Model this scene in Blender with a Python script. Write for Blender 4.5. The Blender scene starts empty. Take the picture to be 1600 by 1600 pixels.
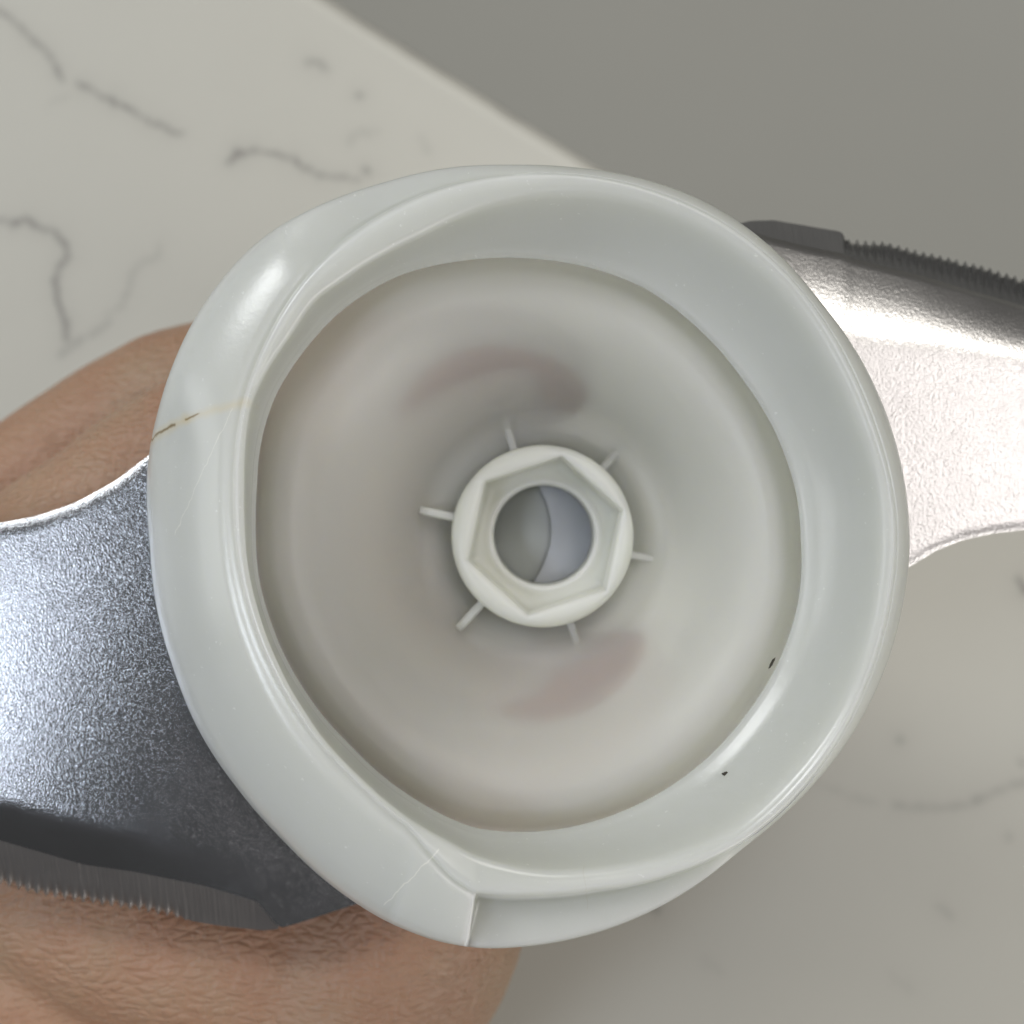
import bpy, bmesh, math, random
import numpy as np
from mathutils import Vector, noise

S = bpy.context.scene
C = S.collection
D = 0.16            # camera height above the rim plane (z = 0)
W0 = 0.100          # width of the view at the rim plane

# ------------------------------------------------------------------ camera
cam_d = bpy.data.cameras.new('camera')
cam = bpy.data.objects.new('camera', cam_d); C.objects.link(cam)
cam.location = (0, 0, D); cam.rotation_euler = (0, 0, 0)
cam_d.sensor_width = 36; cam_d.lens = 36 * D / W0
cam_d.clip_start = 0.005; cam_d.clip_end = 20
cam_d.dof.use_dof = True
cam_d.dof.focus_distance = D + 0.004
cam_d.dof.aperture_fstop = 23
S.camera = cam

# ------------------------------------------------------------------ world and lamps
w = bpy.data.worlds.new('World'); S.world = w; w.use_nodes = True
bg = w.node_tree.nodes['Background']
bg.inputs[0].default_value = (1.0, 0.99, 0.97, 1); bg.inputs[1].default_value = 0.065
S.view_settings.view_transform = 'Standard'; S.view_settings.look = 'None'
S.view_settings.exposure = -0.10; S.view_settings.gamma = 1

def lamp(name, loc, target, sx, sy, power, col):
    d = bpy.data.lights.new(name, 'AREA'); d.shape = 'RECTANGLE'
    d.size = sx; d.size_y = sy; d.energy = power; d.color = col
    o = bpy.data.objects.new(name, d); C.objects.link(o)
    o.location = loc
    o.rotation_euler = (Vector(target) - Vector(loc)).to_track_quat('-Z', 'Y').to_euler()
    return o
lamp('window_lamp', (-0.53, 0.43, 0.50), (0, 0, -0.05), 0.18, 0.20, 2.6, (0.96, 0.98, 1.0))
lamp('left_fill_lamp', (-0.85, -0.02, 0.36), (0, 0, -0.05), 0.5, 0.4, 1.8, (0.95, 0.97, 1.0))
lamp('room_lamp', (0.30, 0.80, 0.85), (0.1, 0.1, -0.14), 0.6, 0.4, 5.8, (1.0, 0.97, 0.91))
lamp('side_fill_lamp', (0.70, -0.70, 0.45), (0, 0, -0.10), 0.7, 0.5, 5.4, (1.0, 0.96, 0.93))  # fill light added from the lower right, stands for no known lamp
lamp('left_ceiling_lamp', (-0.40, -0.15, 0.62), (0, 0, -0.02), 0.15, 0.15, 1.5, (0.82, 0.89, 1.0))
lamp('right_ceiling_lamp', (0.28, 0.022, 0.62), (0, 0, -0.02), 0.28, 0.22, 0.92, (1.0, 0.95, 0.93))

# ------------------------------------------------------------------ helpers
def mpp(z): return W0 * (D - z) / D / 1600.0
def P(x, y, z): k = mpp(z); return ((x - 800) * k, (800 - y) * k, z)

def link(name, verts, faces, mat, parent=None, smooth=True):
    me = bpy.data.meshes.new(name)
    me.from_pydata([tuple(v) for v in verts], [], faces)
    bm = bmesh.new(); bm.from_mesh(me)
    bmesh.ops.recalc_face_normals(bm, faces=bm.faces)
    bm.to_mesh(me); bm.free()
    me.polygons.foreach_set('use_smooth', [smooth] * len(me.polygons))
    me.materials.append(mat)
    o = bpy.data.objects.new(name, me); C.objects.link(o)
    if parent: o.parent = parent
    return o

def tag(o, label, cat, group=None, kind=None):
    if label: o['label'] = label
    if cat: o['category'] = cat
    if group: o['group'] = group
    if kind: o['kind'] = kind
    return o

def rings_mesh(rings, closed_profile=True, cap_last=False):
    """rings: list of (N,3) arrays, joined in order; closed_profile joins last to first"""
    N = len(rings[0]); R = len(rings)
    v = np.concatenate(rings); f = []
    for i in range(R if closed_profile else R - 1):
        a = i * N; b = ((i + 1) % R) * N
        for j in range(N):
            k = (j + 1) % N
            f.append((a + j, a + k, b + k, b + j))
    if cap_last:
        f.append(tuple((R - 1) * N + j for j in range(N)))
    return v, f

def interp_polar(tab, th):
    """tab: list of (deg, r) -> periodic smooth interpolation"""
    a = np.array([t[0] for t in tab], float); r = np.array([t[1] for t in tab], float)
    i = np.argsort(a); a, r = a[i], r[i]
    a3 = np.concatenate([a - 360, a, a + 360]); r3 = np.concatenate([r, r, r])
    return np.interp(th, a3, r3)

def smooth_per(a, n):
    for _ in range(n):
        a = (np.roll(a, 1) + 2 * a + np.roll(a, -1)) / 4
    return a

# ------------------------------------------------------------------ node helpers
class NT:
    def __init__(s, name):
        s.m = bpy.data.materials.new(name); s.m.use_nodes = True
        s.t = s.m.node_tree; s.n = s.t.nodes; s.l = s.t.links
        s.bsdf = s.n['Principled BSDF']; s.out = s.n['Material Output']
    def node(s, ty, **kw):
        n = s.n.new(ty)
        for k, v in kw.items(): setattr(n, k, v)
        return n
    def link(s, a, b): s.l.new(a, b)
    def coord(s): return s.node('ShaderNodeTexCoord').outputs['Object']
    def mapping(s, scale=(1,1,1), rot=(0,0,0), loc=(0,0,0), vec=None):
        m = s.node('ShaderNodeMapping')
        m.inputs['Scale'].default_value = scale; m.inputs['Rotation'].default_value = rot
        m.inputs['Location'].default_value = loc
        s.link(vec if vec else s.coord(), m.inputs['Vector']); return m.outputs[0]
    def noise(s, scale, detail=3, rough=.5, vec=None, dist=0):
        n = s.node('ShaderNodeTexNoise')
        n.inputs['Scale'].default_value = scale; n.inputs['Detail'].default_value = detail
        n.inputs['Roughness'].default_value = rough; n.inputs['Distortion'].default_value = dist
        s.link(vec if vec else s.coord(), n.inputs['Vector']); return n.outputs[0]
    def ramp(s, fac, stops):
        r = s.node('ShaderNodeValToRGB'); e = r.color_ramp.elements
        while len(e) < len(stops): e.new(.5)
        for i, (p, c) in enumerate(stops):
            e[i].position = p; e[i].color = c if len(c) == 4 else (*c, 1)
        s.link(fac, r.inputs[0]); return r.outputs[0]
    def math(s, op, a, b=None, c=None):
        m = s.node('ShaderNodeMath', operation=op)
        for i, x in enumerate((a, b, c)):
            if x is None: continue
            if isinstance(x, (int, float)): m.inputs[i].default_value = x
            else: s.link(x, m.inputs[i])
        return m.outputs[0]
    def mix(s, fac, a, b):
        m = s.node('ShaderNodeMix', data_type='RGBA')
        for i, x in ((0, fac), (6, a), (7, b)):
            if isinstance(x, (int, float)): m.inputs[i].default_value = x
            elif isinstance(x, tuple): m.inputs[i].default_value = (*x, 1) if len(x) == 3 else x
            else: s.link(x, m.inputs[i])
        return m.outputs[2]
    def bump(s, h, strength, dist, normal=None):
        b = s.node('ShaderNodeBump'); b.inputs['Strength'].default_value = strength
        b.inputs['Distance'].default_value = dist; s.link(h, b.inputs['Height'])
        if normal: s.link(normal, b.inputs['Normal'])
        return b.outputs[0]
    def segdist(s, a, b, vec):
        """distance in the xy plane from vec to the segment a-b"""
        ax, ay = a; dx, dy = b[0]-a[0], b[1]-a[1]; L2 = dx*dx + dy*dy
        sx = s.node('ShaderNodeSeparateXYZ'); s.link(vec, sx.inputs[0])
        px = s.math('SUBTRACT', sx.outputs[0], ax); py = s.math('SUBTRACT', sx.outputs[1], ay)
        t = s.math('ADD', s.math('MULTIPLY', px, dx/L2), s.math('MULTIPLY', py, dy/L2))
        c = s.node('ShaderNodeClamp'); s.link(t, c.inputs[0]); t = c.outputs[0]
        ex = s.math('SUBTRACT', px, s.math('MULTIPLY', t, dx)); ey = s.math('SUBTRACT', py, s.math('MULTIPLY', t, dy))
        return s.math('SQRT', s.math('ADD', s.math('MULTIPLY', ex, ex), s.math('MULTIPLY', ey, ey)))

# ------------------------------------------------------------------ materials
def plastic_mat(name, marks=False, base=(0.80, 0.83, 0.79), rough=.30, trans=.30, ss=.003):
    t = NT(name); b = t.bsdf
    n1 = t.noise(60, 3)
    col = t.mix(t.math('MULTIPLY', n1, .35), base, (base[0]*.93, base[1]*.92, base[2]*.89))
    if marks:
        spk = t.ramp(t.noise(1500, 2, .6), [(.70, (0,0,0)), (.76, (1,1,1))])
        col = t.mix(t.math('MULTIPLY', spk, .30), col, (.90,.92,.90))
        # yellowed crack across the collar, pale scratches and a facet edge's light line painted in, by place on the thing
        dn = t.node('ShaderNodeTexNoise'); dn.inputs['Scale'].default_value = 700
        t.link(t.coord(), dn.inputs['Vector'])
        off = t.node('ShaderNodeVectorMath', operation='MULTIPLY_ADD')
        t.link(dn.outputs['Color'], off.inputs[0]); off.inputs[1].default_value = (.0007,)*3
        cv = t.node('ShaderNodeVectorMath', operation='SUBTRACT'); t.link(t.coord(), cv.inputs[0]); cv.inputs[1].default_value = (.00035,)*3
        t.link(cv.outputs[0], off.inputs[2]); vec = off.outputs[0]
        zc = -.006
        a = P(222, 692, -.009)[:2]; m = P(300, 657, zc)[:2]; e = P(385, 629, -.001)[:2]
        for p, q, wd, cc, st in ((a, m, .0008, (.62,.50,.26), .40), (m, e, .0007, (.62,.50,.26), .28),
                             (a, P(278,665,zc)[:2], .00021, (.16,.10,.02), .95), (P(298,657,zc)[:2], P(322,650,zc)[:2], .00018, (.20,.13,.03), .9)):
            d = t.segdist(p, q, vec)
            mk = t.node('ShaderNodeMapRange'); mk.inputs['From Min'].default_value = 0; mk.inputs['From Max'].default_value = wd
            mk.inputs['To Min'].default_value = st; mk.inputs['To Max'].default_value = 0
            t.link(d, mk.inputs['Value'])
            col = t.mix(mk.outputs[0], col, cc)
        for p, q, wd in ((P(368,640,-.002)[:2], P(282,835,-.007)[:2], .00006), (P(913,1360,0)[:2], P(918,1420,-.003)[:2], .00006), (P(684,1330,0)[:2], P(600,1415,-.002)[:2], .00010)):  # last segment: pale line painted where the lug's facet edge catches light
            d = t.segdist(p, q, vec)
            mk = t.node('ShaderNodeMapRange'); mk.inputs['From Max'].default_value = wd
            mk.inputs['To Min'].default_value = .38; mk.inputs['To Max'].default_value = 0
            t.link(d, mk.inputs['Value'])
            col = t.mix(mk.outputs[0], col, (.95, .93, .85) if q[0] < 0 else (.45, .42, .33))
    t.link(col, b.inputs['Base Color'])
    b.inputs['Roughness'].default_value = rough
    b.inputs['Subsurface Weight'].default_value = 1.0
    b.inputs['Subsurface Radius'].default_value = (1.0, 1.0, .85)
    b.inputs['Subsurface Scale'].default_value = ss
    h = t.noise(2200, 2); h2 = t.noise(180, 2)
    nm = t.bump(h2, .25, .0002); nm = t.bump(h, .25, .00004, nm)
    t.link(nm, b.inputs['Normal'])
    if trans:
        tr = t.node('ShaderNodeBsdfRefraction'); tr.inputs['Roughness'].default_value = .55; tr.inputs['IOR'].default_value = 1.16
        tr.inputs['Color'].default_value = (.98, .98, .95, 1)
        mx = t.node('ShaderNodeMixShader'); mx.inputs[0].default_value = trans
        tl = t.node('ShaderNodeBsdfTranslucent'); tl.inputs['Color'].default_value = (.97, .97, .93, 1)
        m2 = t.node('ShaderNodeMixShader'); m2.inputs[0].default_value = .42; t.link(tr.outputs[0], m2.inputs[1]); t.link(tl.outputs[0], m2.inputs[2])
        t.link(b.outputs[0], mx.inputs[1]); t.link(m2.outputs[0], mx.inputs[2]); t.link(mx.outputs[0], t.out.inputs[0])
    return t.m
M_rim = plastic_mat('milky_plastic_rim', True, (.56,.575,.55), .25, .10, .008)
M_cup = plastic_mat('milky_plastic_cup', False, (.92,.965,.88), .38, .64, .0045)
M_sock = plastic_mat('white_plastic_socket', False, (.80,.81,.745), .35, .18, .005)

def metal_mat(name, base, rough, grain, lines=None, gs=1.0):
    t = NT(name); b = t.bsdf
    b.inputs['Metallic'].default_value = 1
    b.inputs['Base Color'].default_value = (*base, 1)
    vr = t.node('ShaderNodeTexVoronoi', feature='SMOOTH_F1'); vr.inputs['Scale'].default_value = 6500*gs
    t.link(t.coord(), vr.inputs['Vector'])
    n = t.noise(6000*gs, 2, .6)
    h = t.math('ADD', n, t.math('MULTIPLY', vr.outputs['Distance'], .4))
    nm = t.bump(h, grain, .00005)
    if lines:
        ln = t.noise(1.0, 3, .6, t.mapping((2600, 60, 60), lines))
        nm = t.bump(ln, .8, .00010, nm)
    t.link(nm, b.inputs['Normal'])
    t.link(t.math('ADD', t.math('MULTIPLY', t.noise(300, 3), .05), rough - .025), b.inputs['Roughness'])
    return t.m
M_blade = metal_mat('grained_steel', (.50,.51,.53), .21, .62)
M_blade2 = metal_mat('satin_steel', (.68,.665,.655), .34, 1.0, None, .55)
M_edge = metal_mat('ground_steel', (.42,.40,.39), .42, .15, (0,0,.10))
M_edge2 = metal_mat('ground_steel_dark', (.42,.42,.42), .42, .10, (0,0,-.05))

def skin_mat():
    t = NT('skin'); b = t.bsdf
    n = t.noise(38, 4, .6); n2 = t.noise(420, 4, .65)
    col = t.ramp(n, [(.34, (.33,.172,.104)), (.5, (.35,.210,.132)), (.66, (.35,.242,.158))])
    col = t.mix(t.math('MULTIPLY', n2, .35), col, (.31,.18,.115))
    t.link(col, b.inputs['Base Color'])
    b.inputs['Subsurface Weight'].default_value = .35
    b.inputs['Subsurface Radius'].default_value = (1, .4, .22); b.inputs['Subsurface Scale'].default_value = .0015
    b.inputs['Roughness'].default_value = .50
    v = t.mapping((380, 1250, 800), (0, 0, math.radians(-10)))
    wv = t.noise(1.0, 2, .5, v, .5)
    v2 = t.mapping((1100, 420, 700), (0, 0, math.radians(34)))
    w2 = t.noise(1.0, 3, .6, v2, .6)
    # net of fine elongated skin furrows, bent by a slow noise
    wn = t.node('ShaderNodeTexNoise'); wn.inputs['Scale'].default_value = 90; wn.inputs['Detail'].default_value = 2
    t.link(t.coord(), wn.inputs['Vector'])
    wa = t.node('ShaderNodeVectorMath', operation='MULTIPLY_ADD'); t.link(wn.outputs['Color'], wa.inputs[0])
    wa.inputs[1].default_value = (.004, .004, .004); t.link(t.coord(), wa.inputs[2])
    hs = []
    for sc_, rt in (((340, 1050, 700), -12), ((900, 420, 700), 24)):
        vo = t.node('ShaderNodeTexVoronoi', feature='DISTANCE_TO_EDGE'); vo.inputs['Scale'].default_value = 1
        t.link(t.mapping(sc_, (0, 0, math.radians(rt)), vec=wa.outputs[0]), vo.inputs['Vector'])
        mr = t.node('ShaderNodeMapRange'); mr.inputs['From Max'].default_value = .28; mr.interpolation_type = 'SMOOTHSTEP'
        t.link(vo.outputs[0], mr.inputs['Value']); hs.append(mr.outputs[0])
    nm = t.bump(t.math('ADD', t.math('MULTIPLY', wv, .5), t.math('MULTIPLY', w2, .25)), .6, .0007)
    nm = t.bump(t.math('ADD', hs[0], t.math('MULTIPLY', hs[1], .5)), .6, .00020, nm)
    t.link(nm, b.inputs['Normal'])
    return t.m
M_skin = skin_mat()

def counter_mat():
    t = NT('quartz'); b = t.bsdf
    at = t.node('ShaderNodeAttribute', attribute_name='vein')
    n = t.noise(14, 4, .6); n2 = t.noise(900, 2, .5)
    col = t.mix(n, (.455,.448,.395), (.51,.502,.448))
    col = t.mix(t.math('MULTIPLY', n2, .12), col, (.42,.40,.36))
    sp = t.noise(160, 3, .6)
    v = t.math('MULTIPLY', at.outputs['Fac'], t.math('ADD', t.math('MULTIPLY', sp, 1.1), .08))
    col = t.mix(v, col, (.13,.12,.115))
    t.link(col, b.inputs['Base Color']); b.inputs['Roughness'].default_value = .42
    b.inputs['Specular IOR Level'].default_value = .4
    return t.m
M_quartz = counter_mat()
def simple(name, col, rough, nscale=20, var=.1):
    t = NT(name); n = t.noise(nscale, 4, .6)
    c = t.mix(n, tuple(x*(1-var) for x in col), tuple(min(1, x*(1+var)) for x in col))
    t.link(c, t.bsdf.inputs['Base Color']); t.bsdf.inputs['Roughness'].default_value = rough
    return t.m
M_floor = simple('grey_floor', (.78,.78,.72), .7, 3, .04)
M_dark = simple('dark_residue', (.035,.03,.02), .7, 900)
M_cab = simple('cabinet', (.45,.44,.40), .5, 5)

# ------------------------------------------------------------------ setting: floor, counter
fz = -0.98
link('floor', [(-4,-4,fz),(4,-4,fz),(4,4,fz),(-4,4,fz)], [(0,1,2,3)], M_floor)['kind'] = 'structure'

CZ = -0.113
p0 = Vector(P(530, 0, CZ)); p1 = Vector(P(960, 270, CZ))
eu = (p1 - p0).normalized(); ev = Vector((eu.y, -eu.x, 0))       # ev into the counter (lower left)
if ev.x > 0: ev = -ev
k0 = mpp(CZ)
def axis(fine0, fine1, step, far0, far1, n):
    a = np.arange(fine0, fine1, step)
    lo = fine0 - np.geomspace(step, fine0 - far0, n)[::-1] if far0 < fine0 else np.array([])
    hi = a[-1] + np.geomspace(step, far1 - a[-1], n)
    return np.concatenate([lo, a, hi])
us = axis(-0.06, 0.24, .00045, -1.2, 1.4, 14)
er = .0035
prof = [(0.012, -.034), (0.0, -.034)] if False else []
vs_flat = axis(er, 0.24, .00045, er, 0.65, 14)
arc = [(er - er*math.cos(a), -er + er*math.sin(a)) for a in np.linspace(0, math.pi/2, 7)[:-1]]
prof = [(.02, -.036), (0.0005, -.036), (0, -.0355)] + arc + [(v, 0) for v in vs_flat] + [(.65, -.036)]
veins_px = [
 ([(0,18),(35,45),(65,72),(85,100),(98,126)], 5, .75), ([(125,130),(150,145),(180,160),(205,172),(235,190),(270,205),(285,208)], 5, .8),
 ([(355,252),(372,240),(400,236),(430,240),(455,248),(480,265),(497,275),(525,277),(560,280)], 5, .8),
 ([(20,348),(40,342),(55,352),(85,362),(103,385),(105,402),(92,420),(86,440),(90,470),(100,500),(104,530)], 5, .95),
 ([(250,385),(248,402),(225,408),(205,430),(200,455),(190,480),(165,490)], 5, .35),
 ([(480,95),(500,98),(512,108)], 6, .55), ([(560,148),(565,152)], 5, .6), ([(572,266),(574,268)], 5, .7),
 ([(170,500),(150,520),(120,535),(95,555)], 5, .45), ([(545,220),(560,208),(590,205)], 6, .25), ([(660,215),(668,235)], 6, .22),
 ([(75,165),(90,155),(105,150)], 5, .2), ([(545,22),(580,40),(640,75),(700,110)], 6, .3), ([(780,165),(805,185)], 7, .3),
 ([(1590,905),(1600,922),(1625,930)], 6, .9), ([(1250,1205),(1280,1225),(1330,1245),(1370,1255)], 6, .25),
 ([(1400,1260),(1465,1262),(1510,1258),(1545,1240),(1570,1230),(1600,1222)], 6, .45), ([(1405,1155),(1408,1153)], 5, .55),
 ([(1020,1420),(1026,1422)], 5, .8), ([(1590,1190),(1600,1195)], 5, .5), ([(1465,1415),(1490,1435)], 6, .3),
 ([(1390,1520),(1420,1545)], 9, .15), ([(1100,1500),(1125,1518)], 10, .12), ([(1575,1305),(1577,1310)], 5, .3),
 ([(-150,300),(-60,330),(20,348)], 5, .5), ([(-120,-20),(0,18)], 6, .5), ([(1625,930),(1800,1000),(1900,1180)], 6, .6)]
U, V = np.meshgrid(us, [p[0] for p in prof]); Zp = np.array([p[1] for p in prof])[:, None] + 0*U
X = p0.x + eu.x*U + ev.x*V; Y = p0.y + eu.y*U + ev.y*V; Z = CZ + Zp
px = X/k0 + 800; py = 800 - Y/k0
vein = np.zeros_like(px)
rs = np.random.RandomState(4)
for pts, wd, st in veins_px:
    q = []
    for a, b in zip(pts[:-1], pts[1:]):
        n = max(2, int(math.hypot(b[0]-a[0], b[1]-a[1])/7))
        for i in range(n):
            t = i/n; q.append((a[0]+(b[0]-a[0])*t + rs.uniform(-2.0,2.0), a[1]+(b[1]-a[1])*t + rs.uniform(-2.0,2.0)))
    q.append(pts[-1])
    for a, b in zip(q[:-1], q[1:]):
        wl = wd*rs.uniform(.6, 1.3); sl = st*rs.uniform(.55, 1.0)
        dx, dy = b[0]-a[0], b[1]-a[1]; L2 = dx*dx+dy*dy+1e-6
        sel = (abs(px-(a[0]+b[0])/2) < 60) & (abs(py-(a[1]+b[1])/2) < 60)
        tx = np.clip(((px[sel]-a[0])*dx + (py[sel]-a[1])*dy)/L2, 0, 1)
        d = np.hypot(px[sel]-a[0]-tx*dx, py[sel]-a[1]-tx*dy)
        vein[sel] = np.maximum(vein[sel], sl*np.exp(-(d/wl)**2) + .18*sl*np.exp(-(d/(wl*4))**2))
nv, nu = U.shape
verts = np.stack([X, Y, Z], -1).reshape(-1, 3)
idx = np.arange(nu*nv).reshape(nv, nu)
quads = np.stack([idx[:-1,:-1], idx[:-1,1:], idx[1:,1:], idx[1:,:-1]], -1).reshape(-1, 4)
me = bpy.data.meshes.new('countertop')
me.vertices.add(len(verts)); me.vertices.foreach_set('co', verts.astype(np.float32).ravel())
me.loops.add(quads.size); me.loops.foreach_set('vertex_index', quads.astype(np.int32).ravel())
me.polygons.add(len(quads)); me.polygons.foreach_set('loop_start', np.arange(0, quads.size, 4, dtype=np.int32))
me.update(calc_edges=True)
me.polygons.foreach_set('use_smooth', np.ones(len(quads), dtype=bool))
at = me.attributes.new('vein', 'FLOAT', 'POINT'); at.data.foreach_set('value', vein.astype(np.float32).ravel())
if me.polygons[len(quads)//2].normal.z < 0: me.flip_normals()
me.materials.append(M_quartz)
co = bpy.data.objects.new('countertop', me); C.objects.link(co)
tag(co, 'pale grey quartz countertop with thin dark veins under the held hub', 'countertop')

# ------------------------------------------------------------------ the blade unit
root = bpy.data.objects.new('food_processor_blade', None); C.objects.link(root)
root.location = (0, 0, -0.03)
tag(root, 'milky white plastic blade hub with hexagonal socket and two serrated steel blades', 'blade unit')
def under(o, par=root):
    """keep the world place while parenting"""
    o.parent = par
    if par is root: o.location = (0, 0, 0.03)
    return o

N = 1080
def mixr_(a, b, t): return a*(1-t) + b*t
TH = np.arange(N) * 360.0 / N
CX, CY = 826.0, 860.0
cosT, sinT = np.cos(np.radians(TH)), np.sin(np.radians(TH))
def ring_px(r, z, cx=CX, cy=CY):
    r = np.broadcast_to(r, (N,)); z = np.broadcast_to(z, (N,))
    k = W0 * (D - z) / D / 1600.0
    return np.stack([(cx + r*cosT - 800)*k, (800 - cy + r*sinT)*k, z], -1)
def polar(pts):
    return [(math.degrees(math.atan2(CY-y, x-CX)) % 360, math.hypot(x-CX, y-CY)) for x, y in pts]
sil = polar([(232,712),(235,850),(245,950),(270,1040),(310,1140),(370,1230),(440,1310),(520,1385),(600,1438),(680,1470),(750,1482),
  (830,1478),(940,1455),(1040,1412),(1160,1325),(1250,1248),(1330,1150),(1385,1040),(1415,920),(1422,850),(1415,760),(1390,660),
  (1345,560),(1280,470),(1230,410),(1160,350),(1080,305),(1000,278),(900,262),(800,258),(700,262),(600,285),(500,320),(430,357),
  (390,388),(340,445),(300,505),(270,570),(245,650)])
RS = smooth_per(interp_polar(sil, TH), 60)
# the crest line of the collar: runs near the inner edge on the left, steps out at the lugs
crest = polar([(1402,850),(1385,960),(1335,1110),(1250,1236),(1160,1321),(1080,1353),(1000,1376),(930,1388),(850,1396),(790,1397),(746,1393)]) + [(261.2, 541), (257, 525), (253, 503), (249, 482), (246, 468), (241, 456), (236, 449)] \
      + polar([(540,1205),(470,1120),(425,1040),(390,949),(376,890),(370,824),(369,760),(370,699),(377,636),(392,590),(415,540),(440,500),(464,440)]) \
      + polar([(500,414),(562,361),(625,324),(666,303),(719,286),(800,274),(900,272),(1000,292),(1080,320),(1160,368),(1220,415),(1260,462),(1315,550),(1362,660),(1395,760)])
RC0 = interp_polar(crest, TH)
wq = smooth_per(((TH > 244) & (TH < 285)).astype(float), 60)
RC = mixr_(smooth_per(RC0, 900), smooth_per(RC0, 3), wq)
RC = np.minimum(RC, RS - 5)
# inner ridge / top of the inner wall
inn = polar([(1385,850),(1372,960),(1318,1110),(1236,1222),(1150,1300),(1080,1332),(1000,1353),(930,1362),(850,1365),(742,1340),
   (700,1316),(640,1282),(600,1250),(540,1198),(478,1115),(434,1036),(402,949),(388,890),(382,824),(381,760),(382,699),(389,636),(402,604),(428,558),(453,524),(490,467),(534,436),(597,396),(660,364),(740,325),(826,302),
   (920,298),(1010,314),(1090,345),(1160,388),(1215,434),(1255,482),(1305,565),(1350,665),(1380,760)])
RI = smooth_per(interp_polar(inn, TH), 40)
RI = np.minimum(RI, RC - 8)
stp = polar([(1257,840),(1255,930),(1225,1030),(1170,1120),(1090,1205),(1000,1262),(920,1292),(826,1306),(740,1300),(640,1250),(545,1170),(470,1080),(420,980),(398,900),(394,830),(396,760),(402,690),(425,615),(470,545),(530,480),(620,425),(720,402),(826,398),(920,412),(1010,445),(1090,505),(1165,590),(1220,680),(1250,770)])
RT = smooth_per(interp_polar(stp, TH), 90)
RT = np.minimum(RT, RI - 6)
mm = .001
gap = (RS - RC)
lug = ((TH > 261) & (TH < 308)) | ((TH > 88) & (TH < 131))
lugm = smooth_per(((TH > 261) & (TH < 308)).astype(float), 5) + .55*smooth_per(((TH > 88) & (TH < 127)).astype(float), 90)
gap = mixr_(smooth_per(gap, 40), gap, ((TH > 261.25) & (TH < 285)).astype(float))
zS = -np.clip(gap * .062, .5, 9.5) * mm * (1 - .45*lugm) - .0015
zC0 = -.0003 + 0*TH
zI = -.0005 - .0006*np.clip((RC - RI - 15)/60, 0, 1)
zS = zS + .0079*np.interp(TH, [165, 200, 249, 250, 261.2], [0, .12, .72, .80, .95])*(TH < 261.25)*np.clip(gap/137, 0, 1)
zS = zS*(1 - .52*smooth_per(((TH > 118) & (TH < 160)).astype(float), 300))
zT = -.0078 + 0*TH
def mixr(a, b, t): return a*(1-t) + b*t
rings = []
# underside of the collar going out
rings.append(ring_px(RT + 1, -.0106)); rings.append(ring_px(RT + 16, -.0106))
rm = np.minimum(mixr(RI, RT, .5) + 28, RS - 15)
rings.append(ring_px(rm, -.0090))
rings.append(ring_px(RS - 16, zS - .0042)); rings.append(ring_px(RS - 2, zS - .0030)); rings.append(ring_px(RS, zS - .0010))
# outer skirt: convex from the edge up to the crest; lug sectors: flange, then a near vertical step
for t, h in ((.05, .16), (.14, .34), (.28, .53), (.45, .70), (.62, .83), (.78, .92), (.90, .975)):
    r = mixr(RS, RC, t); zz = mixr(zS, zC0, h)
    rl = RC + (RS - RC) * (1 - t*.98) ; zl = zS + .0004 + (t*.0006)
    rings.append(ring_px(mixr(r, rl, lugm), mixr(zz, zl, lugm)))
rings.append(ring_px(RC + np.minimum(3, (RS-RC)*.06), mixr(zC0 - .0004, zC0 - .0007, lugm)))
rings.append(ring_px(RC, zC0 - .0001)); rings.append(ring_px(RC - 4, zC0 + .0001))
for t in (.3, .6, .85): rings.append(ring_px(mixr(RC - 4, RI + 4, t), mixr(zC0, zI, t) + .0002*(1 - t)))
rings.append(ring_px(RI + 2, zI)); 
for t, h in ((.05, .05), (.13, .15), (.25, .31), (.40, .50), (.56, .68), (.72, .83), (.86, .94), (.96, .985)):
    rings.append(ring_px(mixr(RI, RT, t), mixr(zI, zT, h)))
rings.append(ring_px(RT + 1, zT - .0001)); rings.append(ring_px(RT - 6, zT - .0005)); rings.append(ring_px(RT - 6, zT - .0012)); rings.append(ring_px(RT + 2, zT - .0020))
v, f = rings_mesh(rings)
rim = under(link('collar', v, f, M_rim))

# cup: sloping floor that ends in the moat around the socket
SX, SY = 848.0, 840.0
def cupring(r, z, blend):      # blend 0 = step outline, 1 = circle round the socket
    rr = mixr(RT/436.0*r, r + 0*TH, blend)
    cx = mixr(826.0, SX, blend); cy = mixr(856.0, SY, blend)
    if blend == 0: cx, cy = CX, CY
    return ring_px(rr, z, cx, cy)
front = [(442, -.0138, 0), (443, -.0185, 0), (436, -.0200, 0), (425, -.0197, .01), (414, -.0180, .03), (399, -.0167, .06), (372, -.0160, .15), (330, -.0168, .3), (290, -.0188, .5), (255, -.0211, .7), (230, -.0232, .85), (214, -.0245, .95), (203, -.0257, 1), (190, -.0264, 1), (170, -.0267, 1), (140, -.0267, 1)]
back = [(140, -.0294, 1), (190, -.0292, 1), (212, -.0282, 1), (228, -.0264, .95), (244, -.0244, .85), (266, -.0224, .7), (298, -.0200, .5), (336, -.0179, .3), (380, -.0172, .15), (404, -.0182, .06), (425, -.0210, 0), (442, -.0212, 0), (450, -.0200, 0), (450, -.0138, 0)]
lift = lambda L: [(a, z + .0052*min(1, max(0, (a-215)/200)), b) for a, z, b in L]
front = lift(front); back = lift(back)
rg = [cupring(*a) for a in front] + [cupring(*a) for a in back]
v, f = rings_mesh(rg)
cup = under(link('cup', v, f, M_cup))

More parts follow.
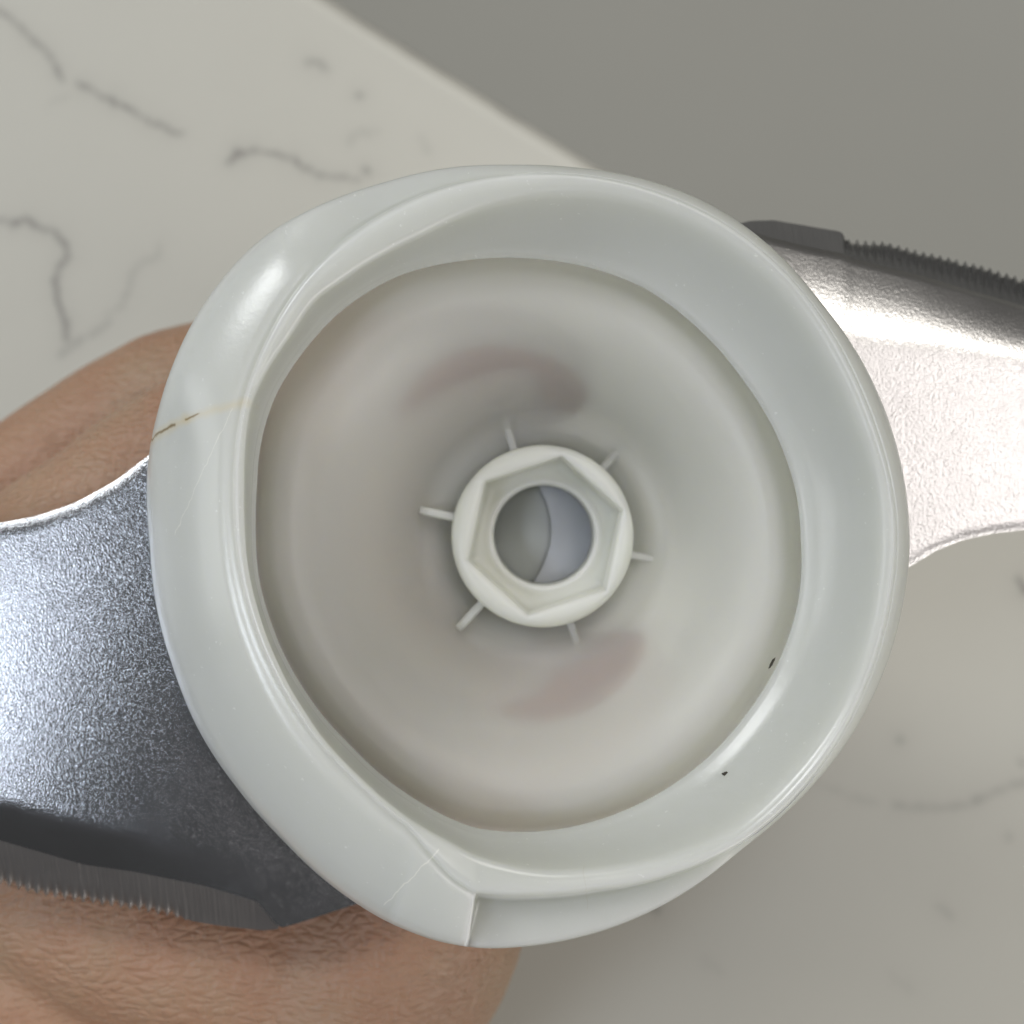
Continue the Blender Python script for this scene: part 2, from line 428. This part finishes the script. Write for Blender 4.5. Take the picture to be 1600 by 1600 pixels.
# socket: round boss with a hexagonal recess and a bore
zs = -.0225; ks = mpp(zs)
sx, sy = (848-800)*ks, (800-838)*ks
def sring(r, z, dx=0, dy=0):
    r = np.broadcast_to(r, (N,))
    return np.stack([sx + dx*ks + r*ks*cosT, sy + dy*ks + r*ks*sinT, z + 0*TH], -1)
def hexr(rv):
    a = np.radians((TH - 18 + 30) % 60 - 30)          # vertices at 18 + 60 k
    ap = rv*math.cos(math.pi/6)
    b = np.radians(np.abs(((TH - 18) % 60) - 30))
    r = ap/np.cos(b)
    return smooth_per(r, 5)
H = hexr(128)
rg = [sring(146, -.0322), sring(144, -.0250), sring(143.5, -.0238), sring(142, -.0231), sring(138.5, -.0226),
      sring(mixr(138, H, .35), -.0223, 1, 0), sring(mixr(138, H, .75), -.0222, 2, 0), sring(H, -.0225, 4, 1), sring(H*.992, -.0230, 4, 1), sring(H*.97, -.0262, 4, 1), sring(H*.955, -.0266, 4, 1),
      sring(mixr(H*.95, 92, .6), -.0267, 3, 1), sring(91, -.0267, 3, 1), sring(87, -.0263, 3, 1), sring(83, -.0264, 3, 1), sring(80.5, -.0270, 3, 1), sring(80, -.0345, 3, 1),
      sring(112, -.0345, 3, 1), sring(118, -.0322, 3, 1)]
v, f = rings_mesh(rg)
sock = under(link('socket', v, f, M_sock))
# bore floor with a curved step
def arcx(yy): return 862 - 800 + 0*yy
M_plug = plastic_mat('grey_blue_plastic', False, (.47,.49,.53), .4, 0)
M_plug2 = plastic_mat('grey_plastic', False, (.46,.48,.47), .45, 0)
v, f = rings_mesh([sring(86, -.0350, 3, 1), sring(86, -.0328, 3, 1), sring(84, -.0326, 3, 1)], False, True)
fl = under(link('bore_floor', v, f, M_plug2))
# raised half of the floor: right of an arc bulging to the right
pts = []
for y in np.linspace(-78, 78, 24):
    x = 14 - (y-8)**2/78.0**2*30*.8; pts.append((x, y))
a0 = math.atan2(pts[-1][1], pts[-1][0]); a1 = math.atan2(pts[0][1], pts[0][0])
for a in np.linspace(a0, a1, 30): pts.append((82*math.cos(a), 82*math.sin(a)))
n = len(pts)
vv = [(sx+(3+a)*ks, sy+(1+b)*ks, -.0320) for a, b in pts] + [(sx+(3+a)*ks, sy+(1+b)*ks, -.0338) for a, b in pts]
ff = [tuple(range(n)), tuple(range(2*n-1, n-1, -1))] + [(i, (i+1) % n, n+(i+1) % n, n+i) for i in range(n)]
under(link('bore_step', vv, ff, M_plug, smooth=False))
# ribs between boss and cup
rib0 = None
for kq in range(6):
    a = math.radians(48 + 60*kq)
    ca, sa = math.cos(a), math.sin(a)
    def rp(r, wv, z): return (sx + (r*ca - wv*sa)*ks, sy + (r*sa + wv*ca)*ks, z)
    vv = []
    dz_ = 0 if kq in (2, 3) else -.0019
    for r, zt in ((140, -.0241), (185, -.0248), (197, -.0254), (206, -.0270)):
        for wv_, zz in ((-6.5, -.031), (-6.5, zt-.0003), (-4, zt), (4, zt), (6.5, zt-.0003), (6.5, -.031)):
            vv.append(rp(r, wv_, max(zz + dz_, -.031)))
    ff = [(i*6+j, i*6+(j+1) % 6, (i+1)*6+(j+1) % 6, (i+1)*6+j) for i in range(3) for j in range(6)] + [(5,4,3,2,1,0), (18,19,20,21,22,23)]
    under(link('rib', vv, ff, M_sock, smooth=False))
# stem below, gripped by the hand
rg = [sring(150, -.0288), sring(170, -.0292), sring(176, -.0335), sring(168, -.0420), sring(160, -.0700), sring(150, -.0950), sring(138, -.0975), sring(60, -.0980)]
v, f = rings_mesh(rg, False, True)
under(link('stem', v, f, M_rim))
# residue in the groove and yellow crumb
def blob(name, x, y, z, rx, ry, rot, seed, mat, parent=None):
    bm = bmesh.new(); bmesh.ops.create_icosphere(bm, subdivisions=3, radius=1)
    for q in bm.verts:
        n_ = noise.noise(Vector(q.co)*1.7 + Vector((seed, 0, 0)))
        q.co *= 1 + .55*n_
        X_, Y_ = q.co.x*rx, q.co.y*ry
        q.co = Vector((X_*math.cos(rot)-Y_*math.sin(rot), X_*math.sin(rot)+Y_*math.cos(rot), q.co.z*min(rx, ry)*.6))
        q.co += Vector(P(x, y, z))
    me = bpy.data.meshes.new(name); bm.to_mesh(me); bm.free()
    me.polygons.foreach_set('use_smooth', [True]*len(me.polygons)); me.materials.append(mat)
    o = bpy.data.objects.new(name, me); C.objects.link(o); return o

# ------------------------------------------------------------------ blades
def crv(pts, x):
    p = sorted(pts); return np.interp(x, [q[0] for q in p], [q[1] for q in p])
def sm(a, n):
    a = np.array(a, float)
    for _ in range(n):
        b = a.copy(); b[1:-1] = (a[:-2] + 2*a[1:-1] + a[2:])/4; a = b
    return a

def make_blade(xs, yB, yV, yE, zf, sgn, period, tooth_x, mat, emat, bevel_end, depth=1.0):
    """xs px columns; yB back edge, yV bevel line, yE cutting edge; zf(x, t) height of the face (t 0..1 from back to bevel)"""
    nx = len(xs); rows = 40
    bm_v = []; T = np.linspace(0, 1, rows)
    top = np.zeros((rows, nx, 3))
    for j, t in enumerate(T):
        y = mixr(yB, yV, t); z = zf(xs, t, y)
        if j == 0: z = z - .0003
        for i in range(nx):
            X_, Y_ = xs[i], y[i]; d = math.hypot(X_ - 826, Y_ - 856); u = min(1, max(0, (485 - d)/40)); u = u*u*(3-2*u)
            if d < 466: X_ = 826 + (X_-826)*466/max(d, 1); Y_ = 856 + (Y_-856)*466/max(d, 1)
            top[j, i] = P(X_, Y_, z[i] + .0012*u)
    bot = top.copy(); bot[:, :, 2] -= .0013
    bot[-1, :, 2] += .0
    vv = list(top.reshape(-1, 3)) + list(bot.reshape(-1, 3)); off = rows*nx; ff = []
    for j in range(rows-1):
        for i in range(nx-1):
            a = j*nx+i
            ff.append((a, a+1, a+nx+1, a+nx)); ff.append((off+a, off+a+nx, off+a+nx+1, off+a+1))
    for i in range(nx-1):
        ff.append((i, off+i, off+i+1, i+1)); a = (rows-1)*nx+i; ff.append((a, a+1, off+a+1, off+a))
    for j in range(rows-1):
        a = j*nx; ff.append((a, a+nx, off+a+nx, off+a)); a = j*nx+nx-1; ff.append((a, off+a, off+a+nx, a+nx))
    body = under(link('blade', vv, ff, mat)); body.data.set_sharp_from_angle(angle=math.radians(60))
    # ground cutting edge with scalloped flutes, a strip of its own
    sel = np.arange(nx) if bevel_end is None else np.where((xs <= bevel_end) if sgn > 0 else (xs >= bevel_end))[0]
    xf = np.arange(xs[sel[0]], xs[sel[-1]], 1.3)
    yv = np.interp(xf, xs, yV); ye = np.interp(xf, xs, yE)
    zt = np.interp(xf, xs, zf(xs, 1.0, yV))
    ph = ((xf / period) % 1.0)
    sc = 1 - np.abs(np.sin(math.pi*ph))                 # sharp points, round hollows
    wgt = np.interp(xf, [tooth_x[0], tooth_x[0]+6, tooth_x[1]-30, tooth_x[1]], [0, 1, 1, 0])
    R2 = 9; g = np.zeros((R2, len(xf), 3)); gb = g.copy()
    jit = np.array([rs.uniform(.8, 1.2) for _ in range(4000)])[(xf/period).astype(int) % 4000]
    for j, t in enumerate(np.linspace(0, 1, R2)):
        flute = min(1, max(0, (t - (.10 if sgn < 0 else .55))/.45))
        y = mixr(yv, ye, t); y0 = y
        cut = wgt*jit*(1 - sc)*flute
        y = y - sgn*cut*(8.5 if sgn > 0 else 8.0)*depth*max(0, (t-.6)/.4)
        z = zt - .0001 - (.55*np.abs(y0-yv)*7e-5 if sgn > 0 else 1.0*np.abs(y0-yv)*7.3e-5) - cut*(.00010 if sgn > 0 else .0016)*depth
        for i in range(len(xf)):
            g[j, i] = P(xf[i], y[i], z[i]); gb[j, i] = (g[j, i][0], g[j, i][1], min(zt[i]-.0013, z[i]-.00004))
    nf = len(xf); vv = list(g.reshape(-1,3)) + list(gb.reshape(-1,3)); off = R2*nf; ff = []
    for j in range(R2-1):
        for i in range(nf-1):
            a = j*nf+i
            ff.append((a, a+1, a+nf+1, a+nf)); ff.append((off+a, off+a+nf, off+a+nf+1, off+a+1))
    for i in range(nf-1):
        ff.append((i, off+i, off+i+1, i+1)); a = (R2-1)*nf+i; ff.append((a, a+1, off+a+1, off+a))
    for j in range(R2-1):
        a = j*nf; ff.append((a, a+nf, off+a+nf, off+a)); a = j*nf+nf-1; ff.append((a, off+a, off+a+nf, a+nf))
    e = link('cutting_edge', vv, ff, emat); e.parent = body; e.data.set_sharp_from_angle(angle=math.radians(50))
    return body

# left blade (sgn +1: cutting edge towards +y in pixels)
xs = np.arange(-520, 571, 5.0)
yB = sm(crv([(-520,1170),(-500,1080),(-440,960),(-350,880),(-200,835),(-100,830),(0,817),(60,806),(120,785),(180,752),(232,712),(300,660),(380,660),(470,740),(640,850)], xs), 6)
yV = sm(crv([(-520,1190),(-440,1215),(-300,1245),(-150,1280),(0,1313),(131,1351),(210,1362),(319,1384),(400,1408),(431,1445),(439,1450),(461,1444),(562,1411),(640,1370)], xs), 1)
yE = sm(crv([(-520,1195),(-440,1260),(-300,1305),(-150,1345),(0,1384),(94,1406),(206,1422),(270,1434),(340,1446),(412,1454),(431,1452),(461,1444),(562,1411),(640,1370)], xs), 1)
yVs = crv([(-520,1190),(-440,1215),(-300,1245),(-150,1280),(0,1313),(131,1351),(210,1370),(319,1398),(431,1432),(560,1475)], xs)
def zL(x, t, y):
    x = np.asarray(x, float)
    s = (x+60+.62*(y-1080))/700
    z = -.0190 + 0*x
    # gently dished face: falls away towards the hub
    z = z - .0045*np.where(s < .8, np.clip(s, 0, 1)**2, .64 + 1.6*(s-.8))
    dd = np.clip((68 - (yVs - y))/68, 0, 1.3)
    z = z - .0019*dd**1.3*(1 - .9*np.clip((x-150)/250, 0, 1))
    return z
bl = make_blade(xs, yB, yV, yE, zL, +1, 14.5, (-520, 300), M_blade, M_edge, 436)
bl['label'] = 'grained grey blade reaching left over the hand'
# right blade (cutting edge towards the top)
xs = np.arange(1130, 2130, 5.0)
yB = sm(crv([(1010,780),(1130,860),(1250,920),(1380,905),(1425,883),(1460,862),(1500,845),(1550,834),(1600,828),(1750,815),(1900,770),(2000,700),(2080,600),(2130,540)], xs), 4)
yV = sm(crv([(1010,560),(1100,470),(1153,362),(1172,362),(1209,372),(1256,384),(1316,396),(1334,404),(1444,432),(1537,460),(1600,478),(1750,500),(1900,515),(2050,520),(2130,520)], xs), 1)
yE = sm(crv([(1010,560),(1100,470),(1153,350),(1172,345),(1209,344),(1256,352),(1314,362),(1322,372),(1381,376),(1444,392),(1537,414),(1600,434),(1750,455),(1900,475),(2050,500),(2130,518)], xs), 0)
def zR(x, t, y):
    x = np.asarray(x, float)
    z = -.0225 + 0*x
    yb = np.clip((x-1256)/350, 0, 1)
    tm = .74
    z = z - .0046*max(0, (t-tm)/(1-tm))**1.7
    z = z - .0004*t
    return z
br = make_blade(xs, yB, yV, yE, zR, -1, 13.0, (1318, 2120), M_blade2, M_edge2, 1150)
br['label'] = 'bright satin blade reaching right'
# plastic shoulders under the collar that carry the two blades
for a0, a1, zb in ((152, 246, -.0225), (-16, 60, -.0255)):
    aa = np.radians(np.linspace(a0, a1, 40)); vv = []
    for a in aa:
        for r_, z_ in ((470, -.0150), (480, -.0140), (484, -.0150), (478, zb), (470, zb)):
            k = mpp(-.018); vv.append(((26 + r_*math.cos(a))*k, (-56 + r_*math.sin(a))*k, z_))
    ff = [(i*5+j, i*5+(j+1) % 5, (i+1)*5+(j+1) % 5, (i+1)*5+j) for i in range(39) for j in range(5)] + [(4,3,2,1,0), (195,196,197,198,199)]
    under(link('blade_mount', vv, ff, M_rim))

# crumbs
cr = blob('crumb', 1133, 1209, -.0066, .00036, .00020, .4, 3, M_dark)
tag(cr, 'tiny dark crumb stuck on the lower right inner wall of the hub', 'crumb')
under(blob('residue', 1206, 1036, -.0084, .00055, .00013, math.radians(62), 7, M_dark))

# ------------------------------------------------------------------ the hand
def hand():
    bm = bmesh.new()
    def ball(c, r, sc=(1,1,1)):
        m = bmesh.ops.create_icosphere(bm, subdivisions=3, radius=1)
        for q in m['verts']: q.co = Vector((q.co.x*r*sc[0], q.co.y*r*sc[1], q.co.z*r*sc[2])) + c
    def chain(pts, step=.0016):
        """pts: (x px, y px, z, r m)"""
        ps = [(Vector(P(a, b, c)), r) for a, b, c, r in pts]
        # catmull-like smoothing by subdivision
        for _ in range(2):
            q = [ps[0]]
            for a, b in zip(ps[:-1], ps[1:]):
                q.append((a[0].lerp(b[0], .25), a[1]*.75+b[1]*.25)); q.append((a[0].lerp(b[0], .75), a[1]*.25+b[1]*.75))
            q.append(ps[-1]); ps = q
        for (a, ra), (b, rb) in zip(ps[:-1], ps[1:]):
            n_ = max(1, int((b-a).length/step))
            for i in range(n_): t = i/n_; ball(a.lerp(b, t), ra*(1-t)+rb*t)
        ball(ps[-1][0], ps[-1][1])
    # index: knuckle far left, wraps behind the hub from above
    chain([(-330,1200,-.050,.0125),(-150,990,-.044,.0108),(40,885,-.0405,.0094),(210,762,-.0400,.0090),(345,668,-.0395,.0093),(460,635,-.0400,.0088),(560,622,-.0320,.0084),(640,606,-.0262,.0082),(720,588,-.0240,.0082),(800,578,-.0246,.0075),(850,582,-.0252,.0060)])
    # middle finger below it
    chain([(-300,1120,-.069,.0120),(-130,890,-.064,.0104),(60,752,-.0615,.0096),(220,650,-.0610,.0098),(330,608,-.0600,.0095),(520,565,-.056,.0088),(650,590,-.0555,.0084),(760,640,-.054,.0074),(790,670,-.0535,.0060)])
    chain([(-230,1090,-.082,.0120),(-60,880,-.078,.0104),(120,740,-.0755,.0097),(270,650,-.0745,.0097),(420,610,-.0740,.0088),(560,620,-.0735,.0082),(660,690,-.0725,.0074),(690,720,-.072,.0058)])
    chain([(-120,1120,-.096,.0110),(50,950,-.093,.0092),(200,820,-.0920,.0085),(330,740,-.0910,.0083),(450,720,-.0905,.0077),(560,750,-.0900,.0070),(610,790,-.0895,.0056)])
    # thumb: base at the wrist, round under the hub
    chain([(350,1690,-.062,.0215),(500,1565,-.050,.0190),(640,1450,-.0455,.0155),(670,1340,-.0430,.0118),(690,1230,-.0370,.0106),(760,1150,-.0295,.0096),(850,1112,-.0276,.0084),(930,1086,-.0270,.0072),(990,1062,-.0272,.0054)])
    # web between thumb and index
    chain([(-250,1200,-.050,.0130),(0,1330,-.048,.0140),(220,1430,-.047,.0150),(430,1500,-.047,.0150)])
    chain([(-120,1050,-.048,.0110),(120,1120,-.048,.0110),(300,1250,-.048,.0115),(480,1380,-.047,.0125)])
    chain([(60,900,-.047,.0090),(300,960,-.044,.0090),(400,1100,-.044,.0095),(560,1250,-.045,.0110)])
    chain([(420,660,-.0400,.0085),(560,740,-.0280,.0082),(585,870,-.0275,.0082),(605,1000,-.0285,.0085),(650,1110,-.0340,.0095)])
    chain([(300,800,-.0440,.0090),(400,900,-.0420,.0085),(470,1050,-.0420,.0090),(560,1180,-.0420,.0100)])
    # palm
    for (a, b, c, r) in ((-150,1250,-.066,.024),(50,1350,-.068,.026),(-50,1200,-.082,.022),(120,1300,-.084,.020),(200,1500,-.066,.026),(300,1600,-.070,.027),(60,1550,-.062,.026),(-150,1450,-.062,.024),(250,1450,-.088,.020)):
        ball(Vector(P(a, b, c)), r)
    # wrist and forearm leave to the lower left
    chain([(120,1550,-.066,.0275),(120,1750,-.066,.0275),(60,2000,-.067,.0285),(-100,2500,-.070,.033),(-300,3000,-.072,.037)], .004)
    chain([(-150,1450,-.066,.024),(-80,1750,-.068,.0255),(-160,2100,-.070,.027),(-300,2600,-.074,.030)], .004)
    me = bpy.data.meshes.new('hand_src'); bm.to_mesh(me); bm.free()
    o = bpy.data.objects.new('hand_src', me); C.objects.link(o)
    m = o.modifiers.new('r', 'REMESH'); m.mode = 'VOXEL'; m.voxel_size = .0008; m.use_smooth_shade = True
    s_ = o.modifiers.new('s', 'SMOOTH'); s_.factor = .6; s_.iterations = 14
    dg = bpy.context.evaluated_depsgraph_get(); dg.update()
    me2 = bpy.data.meshes.new_from_object(o.evaluated_get(dg)); me2.name = 'person'
    bpy.data.objects.remove(o)
    nv = len(me2.vertices); co = np.empty(nv*3, np.float32); me2.vertices.foreach_get('co', co); co = co.reshape(-1, 3)
    nn = np.empty(nv*3, np.float32); me2.vertices.foreach_get('normal', nn); nn = nn.reshape(-1, 3)
    # soft lumps and folds of the flesh
    for i in range(nv):
        p = Vector(co[i]); d = noise.noise(p*70)*.0006 + noise.noise(p*190)*.00022
        co[i] += nn[i]*d
    # the flesh flattens where it presses on the plastic
    rb = np.array([b_[0]*mpp(b_[1]) for b_ in back]); zb_ = np.array([b_[1] for b_ in back])
    o_ = np.argsort(rb); rr_ = np.hypot(co[:, 0] - .0022, co[:, 1] + .0030)
    lim = np.interp(rr_, rb[o_], zb_[o_]) - .0003
    lim = np.where(rr_ > .0285, np.minimum(lim, -.0222), lim)
    co[:, 2] = np.where(rr_ < .036, np.minimum(co[:, 2], lim), co[:, 2])
    me2.vertices.foreach_set('co', co.ravel()); me2.update()
    me2.polygons.foreach_set('use_smooth', [True]*len(me2.polygons))
    me2.materials.clear(); me2.materials.append(M_skin)
    o = bpy.data.objects.new('person', me2); C.objects.link(o)
    tag(o, 'bare hand and forearm gripping the hub from behind, thumb below and fingers above', 'hand')
    return o
hand()
